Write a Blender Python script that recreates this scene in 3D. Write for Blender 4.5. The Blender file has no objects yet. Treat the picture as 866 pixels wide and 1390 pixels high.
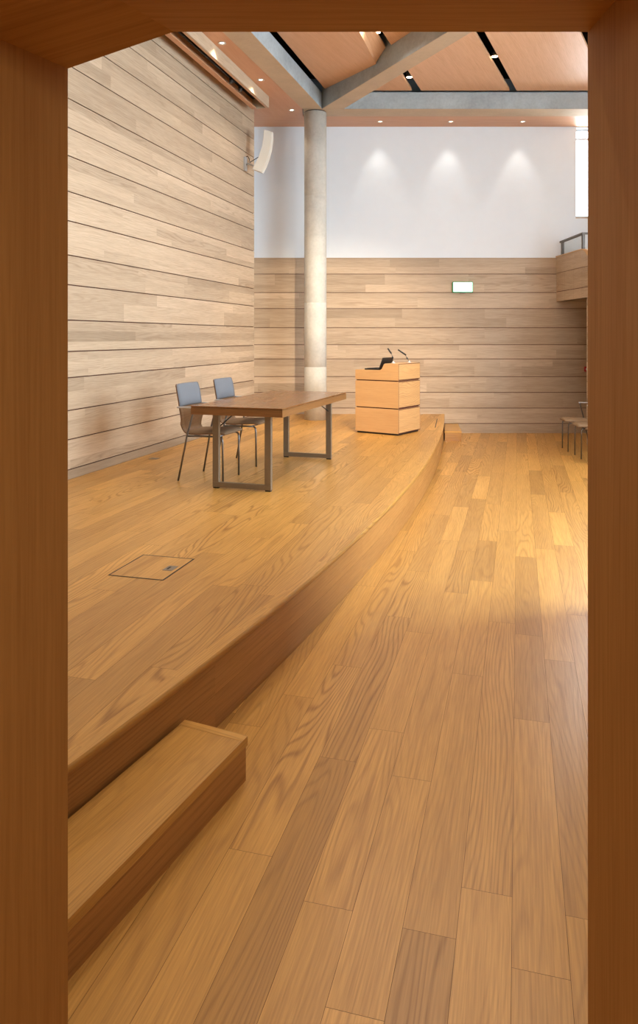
import bpy, math, random
import numpy as np
from mathutils import Vector, Matrix

random.seed(11)
R = math.radians
S = bpy.context.scene
COL = S.collection

# ------------------------------------------------------------------ materials
def new_mat(name):
    m = bpy.data.materials.new(name); m.use_nodes = True
    nt = m.node_tree; nt.nodes.clear()
    out = nt.nodes.new('ShaderNodeOutputMaterial')
    b = nt.nodes.new('ShaderNodeBsdfPrincipled')
    nt.links.new(b.outputs[0], out.inputs[0])
    return m, nt, b

def lin(c):
    return tuple(((x/255)/12.92 if x/255 <= .04045 else ((x/255+.055)/1.055)**2.4) for x in c)

def N(nt, t, **kw):
    n = nt.nodes.new(t)
    for k, v in kw.items(): setattr(n, k, v)
    return n

def math_node(nt, op, a, b=None, c=None, clamp=False):
    n = nt.nodes.new('ShaderNodeMath'); n.operation = op; n.use_clamp = clamp
    for i, v in enumerate((a, b, c)):
        if v is None: continue
        if isinstance(v, (int, float)): n.inputs[i].default_value = v
        else: nt.links.new(v, n.inputs[i])
    return n.outputs[0]

def wood(name, light, dark, rough=.4, ring=.5, fibre=.35, tint=.35, ringscale=8.0, redden=(1.0, .9, .78),
         spec=.5, coat=0.0, bump=.05, vscale=5.0, uscale=.55, blotch=.25):
    """light/dark: sRGB 0-255 early wood / late wood. UVs run in metres, u along the grain."""
    m, nt, b = new_mat(name)
    L = nt.links
    uv = N(nt, 'ShaderNodeUVMap'); uv.uv_map = 'UVMap'
    sep = N(nt, 'ShaderNodeSeparateXYZ'); L.new(uv.outputs[0], sep.inputs[0])
    at = N(nt, 'ShaderNodeAttribute'); at.attribute_name = 'off'
    tt = N(nt, 'ShaderNodeAttribute'); tt.attribute_name = 'tint'
    u, v = sep.outputs[0], sep.outputs[1]
    off, tn = at.outputs['Fac'], tt.outputs['Fac']
    # growth rings: contour lines of a slow, stretched noise
    cv = N(nt, 'ShaderNodeCombineXYZ')
    L.new(math_node(nt, 'MULTIPLY', u, uscale), cv.inputs[0])
    L.new(math_node(nt, 'MULTIPLY', v, vscale), cv.inputs[1])
    L.new(math_node(nt, 'MULTIPLY', off, 91.7), cv.inputs[2])
    n1 = N(nt, 'ShaderNodeTexNoise'); n1.inputs['Scale'].default_value = 1.0
    n1.inputs['Detail'].default_value = 2.2; n1.inputs['Roughness'].default_value = .42
    L.new(cv.outputs[0], n1.inputs['Vector'])
    ph = math_node(nt, 'MULTIPLY', n1.outputs['Fac'], ringscale*6.283*2.6)
    ph = math_node(nt, 'ADD', ph, math_node(nt, 'MULTIPLY', v, 250.0))
    sn = math_node(nt, 'SINE', ph)
    sn = math_node(nt, 'MULTIPLY_ADD', sn, .5, .5)
    sn = math_node(nt, 'POWER', sn, 3.5)
    pk = math_node(nt, 'FRACT', math_node(nt, 'MULTIPLY', off, 7.31))
    sn = math_node(nt, 'MULTIPLY', sn, math_node(nt, 'MULTIPLY_ADD', math_node(nt, 'POWER', pk, 2.0), 1.3, .35))
    # long fibres and pores
    cf = N(nt, 'ShaderNodeCombineXYZ')
    L.new(math_node(nt, 'MULTIPLY', u, 5.0), cf.inputs[0])
    L.new(math_node(nt, 'MULTIPLY', v, 170.0), cf.inputs[1])
    L.new(math_node(nt, 'MULTIPLY', off, 57.0), cf.inputs[2])
    n2 = N(nt, 'ShaderNodeTexNoise'); n2.inputs['Scale'].default_value = 1.0
    n2.inputs['Detail'].default_value = 3.0; n2.inputs['Roughness'].default_value = .6
    L.new(cf.outputs[0], n2.inputs['Vector'])
    fib = math_node(nt, 'MULTIPLY_ADD', n2.outputs['Fac'], 2.4, -.7, clamp=True)
    # broad tone drift
    cb = N(nt, 'ShaderNodeCombineXYZ')
    L.new(math_node(nt, 'MULTIPLY', u, 1.1), cb.inputs[0])
    L.new(math_node(nt, 'MULTIPLY', v, 14.0), cb.inputs[1])
    L.new(math_node(nt, 'MULTIPLY', off, 33.0), cb.inputs[2])
    n3 = N(nt, 'ShaderNodeTexNoise'); n3.inputs['Scale'].default_value = 1.0
    n3.inputs['Detail'].default_value = 1.5
    L.new(cb.outputs[0], n3.inputs['Vector'])
    f = math_node(nt, 'MULTIPLY', sn, ring)
    f = math_node(nt, 'ADD', f, math_node(nt, 'MULTIPLY', fib, fibre))
    f = math_node(nt, 'ADD', f, math_node(nt, 'MULTIPLY', math_node(nt, 'SUBTRACT', n3.outputs['Fac'], .5), blotch*2), clamp=True)
    mx = N(nt, 'ShaderNodeMix', data_type='RGBA')
    mx.inputs[6].default_value = (*lin(light), 1); mx.inputs[7].default_value = (*lin(dark), 1)
    L.new(f, mx.inputs[0])
    # board to board tone
    g = math_node(nt, 'MULTIPLY_ADD', tn, tint, 1.0)
    mg = N(nt, 'ShaderNodeMix', data_type='RGBA'); mg.blend_type = 'MULTIPLY'; mg.inputs[0].default_value = 1
    cg = N(nt, 'ShaderNodeCombineColor'); 
    for i in range(3):
        gi = math_node(nt, 'POWER', g, 1.0 + (1-redden[i])*1.2)
        L.new(gi, cg.inputs[i])
    L.new(mx.outputs[2], mg.inputs[6]); L.new(cg.outputs[0], mg.inputs[7])
    L.new(mg.outputs[2], b.inputs['Base Color'])
    b.inputs['Specular IOR Level'].default_value = spec
    L.new(math_node(nt, 'MULTIPLY_ADD', f, .12, rough-.04), b.inputs['Roughness'])
    b.inputs['Coat Weight'].default_value = coat; b.inputs['Coat Roughness'].default_value = .22
    if bump:
        bp = N(nt, 'ShaderNodeBump'); bp.inputs['Strength'].default_value = bump; bp.inputs['Distance'].default_value = .004
        L.new(f, bp.inputs['Height']); L.new(bp.outputs[0], b.inputs['Normal'])
    return m

def plain(name, c, rough=.5, metal=0.0, spec=.5, noise=0.0, nscale=20, bump=0.0, coat=0):
    m, nt, b = new_mat(name)
    b.inputs['Roughness'].default_value = rough; b.inputs['Metallic'].default_value = metal
    b.inputs['Specular IOR Level'].default_value = spec; b.inputs['Coat Weight'].default_value = coat
    base = (*lin(c), 1)
    if noise or bump:
        tc = N(nt, 'ShaderNodeTexCoord')
        n = N(nt, 'ShaderNodeTexNoise'); n.inputs['Scale'].default_value = nscale; n.inputs['Detail'].default_value = 5
        nt.links.new(tc.outputs['Object'], n.inputs['Vector'])
        mx = N(nt, 'ShaderNodeMix', data_type='RGBA')
        mx.inputs[6].default_value = tuple(x*(1-noise) for x in base[:3])+(1,)
        mx.inputs[7].default_value = tuple(min(1, x*(1+noise)) for x in base[:3])+(1,)
        nt.links.new(n.outputs['Fac'], mx.inputs[0]); nt.links.new(mx.outputs[2], b.inputs['Base Color'])
        if bump:
            bp = N(nt, 'ShaderNodeBump'); bp.inputs['Strength'].default_value = bump; bp.inputs['Distance'].default_value = .004
            nt.links.new(n.outputs['Fac'], bp.inputs['Height']); nt.links.new(bp.outputs[0], b.inputs['Normal'])
    else:
        b.inputs['Base Color'].default_value = base
    return m

def concrete(name, c, var=.16):
    m, nt, b = new_mat(name); L = nt.links
    tc = N(nt, 'ShaderNodeTexCoord')
    n = N(nt, 'ShaderNodeTexNoise'); n.inputs['Scale'].default_value = 2.4; n.inputs['Detail'].default_value = 7; n.inputs['Roughness'].default_value = .62
    L.new(tc.outputs['Object'], n.inputs['Vector'])
    n2 = N(nt, 'ShaderNodeTexNoise'); n2.inputs['Scale'].default_value = 26; n2.inputs['Detail'].default_value = 4
    L.new(tc.outputs['Object'], n2.inputs['Vector'])
    vo = N(nt, 'ShaderNodeTexVoronoi'); vo.inputs['Scale'].default_value = 15
    L.new(tc.outputs['Object'], vo.inputs['Vector'])
    pore = math_node(nt, 'LESS_THAN', vo.outputs['Distance'], .075)
    f = math_node(nt, 'ADD', math_node(nt, 'MULTIPLY', n.outputs['Fac'], .75), math_node(nt, 'MULTIPLY', n2.outputs['Fac'], .25))
    f = math_node(nt, 'MULTIPLY_ADD', f, 3.0, -1.0, clamp=True)
    base = lin(c)
    mx = N(nt, 'ShaderNodeMix', data_type='RGBA')
    mx.inputs[6].default_value = tuple(x*(1-var) for x in base)+(1,)
    mx.inputs[7].default_value = tuple(min(1, x*(1+var)) for x in base)+(1,)
    L.new(f, mx.inputs[0])
    m2 = N(nt, 'ShaderNodeMix', data_type='RGBA'); m2.inputs[7].default_value = tuple(x*.62 for x in base)+(1,)
    L.new(math_node(nt, 'MULTIPLY', pore, .6), m2.inputs[0]); L.new(mx.outputs[2], m2.inputs[6])
    L.new(m2.outputs[2], b.inputs['Base Color'])
    b.inputs['Roughness'].default_value = .72
    bp = N(nt, 'ShaderNodeBump'); bp.inputs['Strength'].default_value = .15; bp.inputs['Distance'].default_value = .01
    L.new(n2.outputs['Fac'], bp.inputs['Height']); L.new(bp.outputs[0], b.inputs['Normal'])
    return m

def emit(name, c, s):
    m, nt, b = new_mat(name)
    b.inputs['Base Color'].default_value = (.8, .8, .8, 1)
    b.inputs['Emission Color'].default_value = (*lin(c), 1); b.inputs['Emission Strength'].default_value = s
    return m

def glass(name, t=.9):
    m = bpy.data.materials.new(name); m.use_nodes = True; nt = m.node_tree; nt.nodes.clear()
    o = nt.nodes.new('ShaderNodeOutputMaterial'); tr = nt.nodes.new('ShaderNodeBsdfTransparent')
    tr.inputs[0].default_value = (t, t*1.01, t, 1)
    gl = nt.nodes.new('ShaderNodeBsdfGlossy'); gl.inputs['Roughness'].default_value = .03
    mx = nt.nodes.new('ShaderNodeMixShader'); mx.inputs[0].default_value = .07
    nt.links.new(tr.outputs[0], mx.inputs[1]); nt.links.new(gl.outputs[0], mx.inputs[2]); nt.links.new(mx.outputs[0], o.inputs[0])
    return m

M = dict(
    wall = wood('oak_wall_boards', (198, 175, 148), (150, 125, 100), rough=.55, ring=.2, fibre=.5, tint=.2, spec=.3, ringscale=5, blotch=.3, redden=(1, .95, .88)),
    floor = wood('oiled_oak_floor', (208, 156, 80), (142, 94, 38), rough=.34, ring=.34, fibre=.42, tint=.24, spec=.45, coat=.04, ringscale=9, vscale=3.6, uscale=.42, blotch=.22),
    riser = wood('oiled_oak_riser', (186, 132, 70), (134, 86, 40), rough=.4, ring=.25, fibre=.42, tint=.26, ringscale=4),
    jamb = wood('stained_cherry_lining', (190, 138, 72), (154, 104, 48), rough=.55, spec=.2, ring=.28, fibre=.42, tint=.1, ringscale=3.2, vscale=2.6, uscale=.4, blotch=.3, bump=.02),
    ceil = wood('maple_ceiling_veneer', (224, 176, 136), (190, 138, 98), rough=.5, ring=.2, fibre=.4, tint=.15, spec=.3, ringscale=4, vscale=3.0, bump=0),
    soffit = wood('red_veneer_soffit', (206, 152, 114), (178, 122, 84), rough=.45, ring=.2, fibre=.35, tint=.1, ringscale=4, vscale=3.0, bump=0),
    table = wood('walnut_brown_oak', (138, 92, 48), (98, 62, 30), rough=.28, ring=.25, fibre=.4, tint=.2, coat=.25, ringscale=4),
    table_edge = wood('brown_oak_edge', (142, 98, 54), (100, 64, 30), rough=.4, ring=.3, fibre=.45, tint=.2),
    lect = wood('honey_oak_lectern', (208, 164, 112), (176, 130, 82), rough=.42, ring=.15, fibre=.4, tint=.15, ringscale=3),
    lect2 = wood('pale_burr_veneer', (204, 160, 108), (154, 110, 66), rough=.42, ring=.35, fibre=.35, tint=.15, ringscale=4, uscale=1.6, vscale=5),
    ply = wood('bent_plywood', (132, 100, 70), (102, 74, 48), rough=.4, ring=.2, fibre=.3, tint=.1),
    groove = plain('groove_brown', (88, 44, 25), .8),
    seam = plain('seam_brown', (74, 44, 22), .8),
    white = plain('white_plaster', (230, 236, 241), .85, noise=.02, nscale=6),
    conc = concrete('smooth_grey_concrete', (200, 197, 188)),
    conc_b = concrete('board_marked_concrete', (160, 168, 170), .22),
    conc_u = concrete('bounce_tinted_concrete', (190, 166, 138), .10),  # warm bounce from the floor painted into the beam undersides
    black = plain('void_black', (10, 10, 11), .9),
    dark = plain('black_plastic', (26, 25, 26), .45),
    rail = plain('dark_grey_rail', (96, 90, 84), .4, metal=.5),
    steel = plain('satin_steel', (150, 146, 140), .32, metal=1.0),
    bronze = plain('brushed_steel_frame', (138, 124, 104), .42, metal=.45, noise=.06, nscale=60),
    chrome = plain('chrome_tube', (120, 118, 116), .3, metal=.9),
    grey = plain('grey_wool', (118, 120, 125), .95, noise=.12, nscale=260, bump=.3, spec=.2),
    seatf = plain('taupe_wool', (146, 122, 96), .95, noise=.12, nscale=260, bump=.3, spec=.2),
    speaker = plain('ivory_enamel', (226, 220, 206), .5),
    green = plain('green_acrylic', (60, 190, 130), .3),
    red = plain('red_enamel', (170, 24, 30), .4),
    alu = plain('window_aluminium', (196, 198, 200), .5, metal=.3),
    sign = emit('lit_sign_face', (238, 255, 246), 2.6),
    lamp = emit('warm_lamp', (255, 226, 180), 14.0),
    glass = glass('clear_glass'),
)

# ------------------------------------------------------------------ mesh helper
class MB:
    def __init__(s): s.v = []; s.f = []; s.t = []; s.o = []; s.g = []; s.m = []; s.sm = []
    def face(s, pts, tint=0.0, off=None, grain=None, mi=0, smooth=False):
        i = len(s.v); s.v += [tuple(p) for p in pts]; s.f.append(tuple(range(i, i+len(pts))))
        s.t.append(tint); s.o.append(off if off is not None else 0.0); s.g.append(grain); s.m.append(mi); s.sm.append(smooth)
    def prism(s, a, b, **k):
        """a, b: matching rings (a lower, counter-clockwise from above)"""
        n = len(a)
        s.face(list(reversed(a)), **k); s.face(b, **k)
        for i in range(n):
            j = (i+1) % n; s.face([a[i], a[j], b[j], b[i]], **k)
    def poly(s, p2, z0, z1, **k):
        ar = sum(p2[i][0]*p2[(i+1) % len(p2)][1]-p2[(i+1) % len(p2)][0]*p2[i][1] for i in range(len(p2)))
        if ar < 0: p2 = list(reversed(p2))
        s.prism([(x, y, z0) for x, y in p2], [(x, y, z1) for x, y in p2], **k)
    def box(s, lo, hi, **k):
        s.poly([(lo[0], lo[1]), (hi[0], lo[1]), (hi[0], hi[1]), (lo[0], hi[1])], lo[2], hi[2], **k)
    def tube(s, path, r, seg=10, r2=None, cap=True, **k):
        path = [Vector(p) for p in path]; rings = []
        n = len(path); up = Vector((0, 0, 1))
        d0 = (path[1]-path[0]).normalized()
        a = d0.orthogonal().normalized()
        for i, p in enumerate(path):
            d = (path[min(i+1, n-1)]-path[max(i-1, 0)]).normalized()
            a = (a - d*a.dot(d)).normalized(); bb = d.cross(a)
            rr = r if r2 is None else r+(r2-r)*i/(n-1)
            rings.append([tuple(p+(a*math.cos(q)+bb*math.sin(q))*rr) for q in [2*math.pi*j/seg for j in range(seg)]])
        for i in range(n-1):
            for j in range(seg):
                l = (j+1) % seg
                s.face([rings[i][j], rings[i][l], rings[i+1][l], rings[i+1][j]], smooth=True, **k)
        if cap: s.face(list(reversed(rings[0])), **k); s.face(rings[-1], **k)
    def lathe(s, prof, c=(0, 0, 0), seg=24, smooth=True, cap=True, **k):
        rings = [[(c[0]+r*math.cos(2*math.pi*j/seg), c[1]+r*math.sin(2*math.pi*j/seg), c[2]+z) for j in range(seg)] for r, z in prof]
        for i in range(len(prof)-1):
            for j in range(seg):
                l = (j+1) % seg
                s.face([rings[i][j], rings[i][l], rings[i+1][l], rings[i+1][j]], smooth=smooth, **k)
        if cap and prof[0][0] > 1e-6: s.face(list(reversed(rings[0])), **k)
        if cap and prof[-1][0] > 1e-6: s.face(rings[-1], **k)
    def build(s, name, mats, parent=None, grain=(1, 0, 0), bevel=0, merge=True):
        if not isinstance(mats, (list, tuple)): mats = [mats]
        me = bpy.data.meshes.new(name); me.from_pydata(s.v, [], s.f)
        for m in mats: me.materials.append(m)
        uvl = me.uv_layers.new(name='UVMap')
        me.update()
        ta = me.attributes.new('tint', 'FLOAT', 'FACE'); oa = me.attributes.new('off', 'FLOAT', 'FACE')
        h = (hash_str(name) % 997)/997.0
        uvs = np.zeros(len(me.loops)*2)
        for p in me.polygons:
            i = p.index
            p.material_index = s.m[i]; p.use_smooth = s.sm[i]
            g = Vector(s.g[i] or grain).normalized(); n = p.normal
            if abs(n.dot(g)) > .9:
                g = Vector((0, 0, 1)) if abs(n.z) < .8 else Vector((0, 1, 0))
            g = (g-n*g.dot(n)).normalized(); w = n.cross(g)
            for li in p.loop_indices:
                co = me.vertices[me.loops[li].vertex_index].co
                uvs[2*li] = co.dot(g); uvs[2*li+1] = co.dot(w)
        uvl.data.foreach_set('uv', uvs)
        ta.data.foreach_set('value', [float(x) for x in s.t]); oa.data.foreach_set('value', [float(x)+h for x in s.o])
        if merge:
            import bmesh
            bm = bmesh.new(); bm.from_mesh(me); bmesh.ops.remove_doubles(bm, verts=bm.verts, dist=1e-5)
            bm.to_mesh(me); bm.free()
        o = bpy.data.objects.new(name, me); COL.objects.link(o)
        if parent: o.parent = parent
        if bevel:
            b = o.modifiers.new('bevel', 'BEVEL'); b.width = bevel; b.segments = 2; b.limit_method = 'ANGLE'; b.harden_normals = False
        return o

def hash_str(t):
    h = 7
    for c in t: h = (h*31+ord(c)) % 1000003
    return h

def tag(o, label=None, cat=None, group=None, kind=None):
    if label: o['label'] = label
    if cat: o['category'] = cat
    if group: o['group'] = group
    if kind: o['kind'] = kind
    return o

def struct(o, label=None, cat=None):
    o['kind'] = 'structure'
    if label: o['label'] = label
    if cat: o['category'] = cat
    return o

def thing(name, label, cat, loc=(0, 0, 0), rz=0, group=None):
    o = bpy.data.objects.new(name, None); COL.objects.link(o); o.empty_display_size = .1
    o.location = loc; o.rotation_euler = (0, 0, rz)
    return tag(o, label, cat, group)

def copy_tree(o, parent=None):
    c = o.copy(); COL.objects.link(c); c.parent = parent
    for ch in list(o.children): copy_tree(ch, c)
    return c

# ------------------------------------------------------------------ clipping helpers (plan polygons)
def clip_half(poly, a, b):
    """keep what lies left of the line a->b"""
    out = []
    def sd(p): return (b[0]-a[0])*(p[1]-a[1])-(b[1]-a[1])*(p[0]-a[0])
    for i in range(len(poly)):
        p, q = poly[i], poly[(i+1) % len(poly)]
        sp, sq = sd(p), sd(q)
        if sp >= 0: out.append(p)
        if (sp > 0 and sq < 0) or (sp < 0 and sq > 0):
            t = sp/(sp-sq); out.append((p[0]+(q[0]-p[0])*t, p[1]+(q[1]-p[1])*t))
    return out
def clip_convex(poly, region):
    for i in range(len(region)):
        if len(poly) < 3: return []
        poly = clip_half(poly, region[i], region[(i+1) % len(region)])
    return poly
def area(p): return .5*sum(p[i][0]*p[(i+1) % len(p)][1]-p[(i+1) % len(p)][0]*p[i][1] for i in range(len(p)))

# ------------------------------------------------------------------ main dimensions
EYE = 1.715
STZ = 0.34
BACK = 13.1            # back wall
DOORY, DOORN = 1.30, 0.90
RX = 4.28              # lower right wall
TOPZ = 5.45            # soffit height
PZ = 5.74              # panel ceiling
ang = math.atan(.27)
gd = (math.sin(ang), math.cos(ang)); gp = (math.cos(ang), -math.sin(ang))
def lwx(y): return -1.061+.27*(y-12.06)

# stage front edge
_yy = [2.386, 2.690, 2.983, 3.544, 3.252, 3.621, 4.064, 4.717, 5.576, 6.384, 7.606, 8.72, 10.04, 11.18, 12.08, 13.0]
_uv = [(92, 1033.3), (183.9, 968.2), (253.2, 918), (346.7, 845), (295.4, 880), (354.3, 836.8), (406.3, 795.3), (461.7, 748.5),
       (509.3, 703.6), (539.3, 672.4), (569.3, 637.8), (585.5, 614.7), (597, 593.9), (601.7, 580), (602.4, 570.8), (602.4, 562.7)]
_P = [((u-433)*1.375/(v-457), 1375/(v-457)) for u, v in _uv]
_c = np.polyfit([p[1] for p in _P], [p[0] for p in _P], 3)
def sx(y):
    if y < 2.3: return float(np.polyval(_c, 2.3)+(y-2.3)*np.polyval(np.polyder(_c), 2.3))
    return float(np.polyval(_c, y))
def sxn(y):
    d = (sx(y+.01)-sx(y-.01))/.02; l = math.hypot(d, 1); return (1/l, -d/l)   # outward normal
SY = [DOORY+.002]+list(np.linspace(1.7, BACK-.004, 46))

def planks(mb, region, z, width=.153, lmin=.9, lmax=2.3, phase=0.0, gap=.0011, seed=3, tintamp=1.0):
    """planks along gd over a convex plan region"""
    rnd = random.Random(seed)
    aa = [p[0]*gd[0]+p[1]*gd[1] for p in region]; bb = [p[0]*gp[0]+p[1]*gp[1] for p in region]
    k0 = math.floor((min(bb)-phase)/width); k1 = math.ceil((max(bb)-phase)/width)
    for k in range(k0, k1):
        b0 = phase+k*width+gap/2; b1 = b0+width-gap
        a = min(aa)-rnd.uniform(0, lmax)
        while a < max(aa):
            L = rnd.uniform(lmin, lmax)
            q = [(gd[0]*x+gp[0]*y, gd[1]*x+gp[1]*y) for x, y in ((a, b0), (a+L-gap, b0), (a+L-gap, b1), (a, b1))]
            a += L
            tnt, off = rnd.gauss(0, .42)*tintamp, rnd.random()*40
            if area(q) < 0: q.reverse()
            q = clip_convex(q, region)
            if len(q) >= 3 and area(q) > 1e-4:
                mb.face([(x, y, z) for x, y in q], tint=max(-1, min(1, tnt)), off=off, grain=(gd[0], gd[1], 0))

# ------------------------------------------------------------------ floor
FR = [(-4.6, -1.6), (6.5, -1.6), (6.5, BACK), (-4.6, BACK)]
fb = MB(); planks(fb, [(-3.9, -1.6), (6.5, -1.6), (6.5, BACK+.02), (-1.2, BACK+.02), (-3.9, 1.3)], 0, phase=.141*math.cos(ang), seed=5)
base = MB(); base.box((-4.6, -1.6, -.12), (6.5, BACK+.3, -.0025))
for f, t in zip(base.f, base.t): pass
fl = fb
i0 = len(fl.v)
for f in base.f: fl.face([base.v[i] for i in f], mi=1)
struct(fl.build('floor', [M['floor'], M['seam']], merge=False), 'oiled oak plank floor of the hall', 'floor')

# ------------------------------------------------------------------ stage
ST = thing('stage_platform', 'raised oak plank stage with a long curved front edge', 'stage', (0, 0, 0))
edge_in = [(sx(y)-.055*sxn(y)[0], y-.055*sxn(y)[1]) for y in SY]
edge_in[-1] = (edge_in[-1][0], BACK-.002)
edge_in[0] = (edge_in[0][0], DOORY+.002)
dk = MB()
reg = [(lwx(DOORY)+.002, DOORY+.002)]+edge_in+[(-1.20, BACK-.002), (-1.20, 12.1), (lwx(12.06)+.002, 12.06)]
reg = [(lwx(DOORY)+.002, DOORY+.002)]+edge_in+[(lwx(BACK)+.002, BACK-.002)]
def hull(P):
    P = sorted(set(P)); 
    def half(P):
        h = []
        for p in P:
            while len(h) > 1 and (h[-1][0]-h[-2][0])*(p[1]-h[-2][1])-(h[-1][1]-h[-2][1])*(p[0]-h[-2][0]) <= 0: h.pop()
            h.append(p)
        return h[:-1]
    return half(P)+half(P[::-1])
planks(dk, hull(reg), STZ, phase=.05, seed=21)
dk.build('deck', M['floor'], ST, merge=False)
cb = MB(); cb.poly(reg, .002, STZ-.0025); cb.build('platform_core', M['seam'], ST)
# nosing board
ns = MB(); ins = [(sx(y)-.0555*sxn(y)[0], y-.0555*sxn(y)[1]) for y in SY]; ous = [(sx(y)+.008*sxn(y)[0], y+.008*sxn(y)[1]) for y in SY]
ins[-1] = (ins[-1][0], BACK-.002); ous[-1] = (ous[-1][0], BACK-.002); ins[0] = (ins[0][0], DOORY+.002); ous[0] = (ous[0][0], DOORY+.002)
z0, z1 = STZ-.036, STZ+.0005
for i in range(len(SY)-1):
    a, b, c, d = ins[i], ous[i], ous[i+1], ins[i+1]
    g = (d[0]-a[0], d[1]-a[1], 0); tn = .15+.15*math.sin((i//6)*2.1); k = dict(grain=g, tint=tn, off=i//6)
    ns.face([(*a, z1), (*b, z1), (*c, z1), (*d, z1)], **k)
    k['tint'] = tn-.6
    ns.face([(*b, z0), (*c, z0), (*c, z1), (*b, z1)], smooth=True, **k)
    ns.face([(*a, z0), (*d, z0), (*c, z0), (*b, z0)], **k)
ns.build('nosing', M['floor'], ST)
# riser: courses of boards following the curve
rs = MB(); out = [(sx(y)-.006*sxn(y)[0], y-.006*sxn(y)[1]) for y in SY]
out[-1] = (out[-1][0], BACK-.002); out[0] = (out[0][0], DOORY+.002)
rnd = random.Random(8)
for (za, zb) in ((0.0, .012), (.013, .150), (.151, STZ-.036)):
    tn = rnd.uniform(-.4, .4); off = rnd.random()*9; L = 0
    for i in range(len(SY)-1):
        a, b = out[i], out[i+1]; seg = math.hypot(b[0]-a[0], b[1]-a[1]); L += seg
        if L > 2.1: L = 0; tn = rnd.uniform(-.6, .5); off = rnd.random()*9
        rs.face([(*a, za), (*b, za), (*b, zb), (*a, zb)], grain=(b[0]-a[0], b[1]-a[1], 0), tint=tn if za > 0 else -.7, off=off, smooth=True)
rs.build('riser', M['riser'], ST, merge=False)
sl = MB(); y0, y1 = 11.15, 12.35
sl.poly([(sx(y0)-.12, y0), (sx(y0)-.105, y0), (sx(y1)-.105, y1), (sx(y1)-.12, y1)], STZ, STZ+.0012)
sl.build('floor_slot', M['dark'], ST)

# steps
def make_step(label, P, treadg, name='stage_step'):
    """P: plan polygon (ccw) ; top board over body"""
    cx = sum(p[0] for p in P)/len(P); cy = sum(p[1] for p in P)/len(P)
    t = thing(name, label, 'step', (cx, cy, 0))
    Q = [(p[0]-cx, p[1]-cy) for p in P]
    def ins(d): 
        r = []
        n = len(Q)
        for i in range(n):
            a, b, c = Q[i-1], Q[i], Q[(i+1) % n]
            def nrm(p, q): dx, dy = q[0]-p[0], q[1]-p[1]; l = math.hypot(dx, dy); return (-dy/l, dx/l)
            n1, n2 = nrm(a, b), nrm(b, c); k = 1+n1[0]*n2[0]+n1[1]*n2[1]
            r.append((b[0]+d*(n1[0]+n2[0])/k, b[1]+d*(n1[1]+n2[1])/k))
        return r
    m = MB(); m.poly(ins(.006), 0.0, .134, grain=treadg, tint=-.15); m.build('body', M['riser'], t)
    m = MB(); m.poly(Q, .134, .17, grain=treadg, tint=0); m.build('tread', M['floor'], t, bevel=.002)
    m = MB()
    for i in ([1, 2] if len(Q) == 4 else [2, 3]):       # two edge boards inlaid in the tread
        pass
    return t, Q
def edge_pt(y, d): n = sxn(y); return (sx(y)+d*n[0], y+d*n[1])
A0 = edge_pt(1.44, .010); A1 = edge_pt(2.2, .010); A2 = edge_pt(2.975, .010)
B2 = (-.275, 2.851); B1 = (-.530, 2.262); B0 = (-.935, 1.335)
A0 = edge_pt(1.335, .010); A0 = (A0[0], 1.335)
near_step, NQ = make_step('oak step at the near end of the curved stage edge, beside the doorway', [B0, B1, B2, A2, A1, A0], (.40, .916, 0))
m = MB()
def L2(p, q, t): return (p[0]+(q[0]-p[0])*t, p[1]+(q[1]-p[1])*t)
e = .042/.29
for (p, q, g) in (((NQ[2]), (NQ[3]), None),):
    s0, s1 = NQ[2], NQ[3]; i0, i1 = L2(NQ[2], NQ[1], .042/.64), L2(NQ[3], NQ[4], .042/.80)
    m.poly([s0, s1, i1, i0], .1701, .1708, grain=(s1[0]-s0[0], s1[1]-s0[1], 0), tint=.25)
f0, f1, f2 = NQ[0], NQ[1], L2(NQ[2], NQ[1], .044/.64)
g0, g1, g2 = L2(NQ[0], NQ[5], e), L2(NQ[1], NQ[4], e), L2(L2(NQ[2], NQ[3], e), L2(NQ[1], NQ[4], e), .044/.64)
m.poly([f0, f1, g1, g0], .1701, .1708, grain=(f1[0]-f0[0], f1[1]-f0[1], 0), tint=-.1)
m.poly([f1, f2, g2, g1], .1701, .1708, grain=(f1[0]-f0[0], f1[1]-f0[1], 0), tint=-.1)
m.build('edge_board', M['floor'], near_step)
make_step('small oak step where the far stage end meets the back wall', [(2.075+.13, 12.06), (2.335, 12.06), (2.47, 13.09), (sx(13.09)+.012, 13.09), (sx(12.06)+.012, 12.06)][1:] , (1, 0, 0))

# floor hatch in the stage
hp = [((u-433)*1.375/(v-457), 1375/(v-457)) for u, v in ((157.8, 779), (202.3, 754.2), (254.2, 760.8), (212.8, 786.6))]
hc = (sum(p[0] for p in hp)/4, sum(p[1] for p in hp)/4)
HL, HW = .40, .335
ht = thing('floor_hatch', 'square oak access hatch with steel catch set flush in the stage deck', 'floor hatch', (hc[0], hc[1], STZ), -ang)
m = MB()
for (x0, y0, x1, y1) in ((-HW/2-.008, -HL/2-.008, HW/2+.008, -HL/2+.001), (-HW/2-.008, HL/2-.001, HW/2+.008, HL/2+.008), (-HW/2-.008, -HL/2, -HW/2+.001, HL/2), (HW/2-.001, -HL/2, HW/2+.008, HL/2)):
    m.box((x0, y0, .0008), (x1, y1, .0018))
m.build('frame', M['dark'], ht)
m = MB()
for k, (x0, x1, tn) in enumerate(((-HW/2, -.02, -.1), (-.02, HW/2, .15))):
    m.box((x0, -HL/2, .0004), (x1, HL/2, .0016), grain=(0, 1, 0), tint=tn, off=k*3.1)
m.build('lid', M['floor'], ht, merge=False)
m = MB(); m.box((.085, -.045, .0016), (.145, .045, .0030)); cp = m.build('catch_plate', M['steel'], ht); cp['label'] = 'steel catch plate'
m = MB(); m.box((.10, -.022, .003), (.112, .022, .0036)); m.build('slot', M['dark'], cp)
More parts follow.
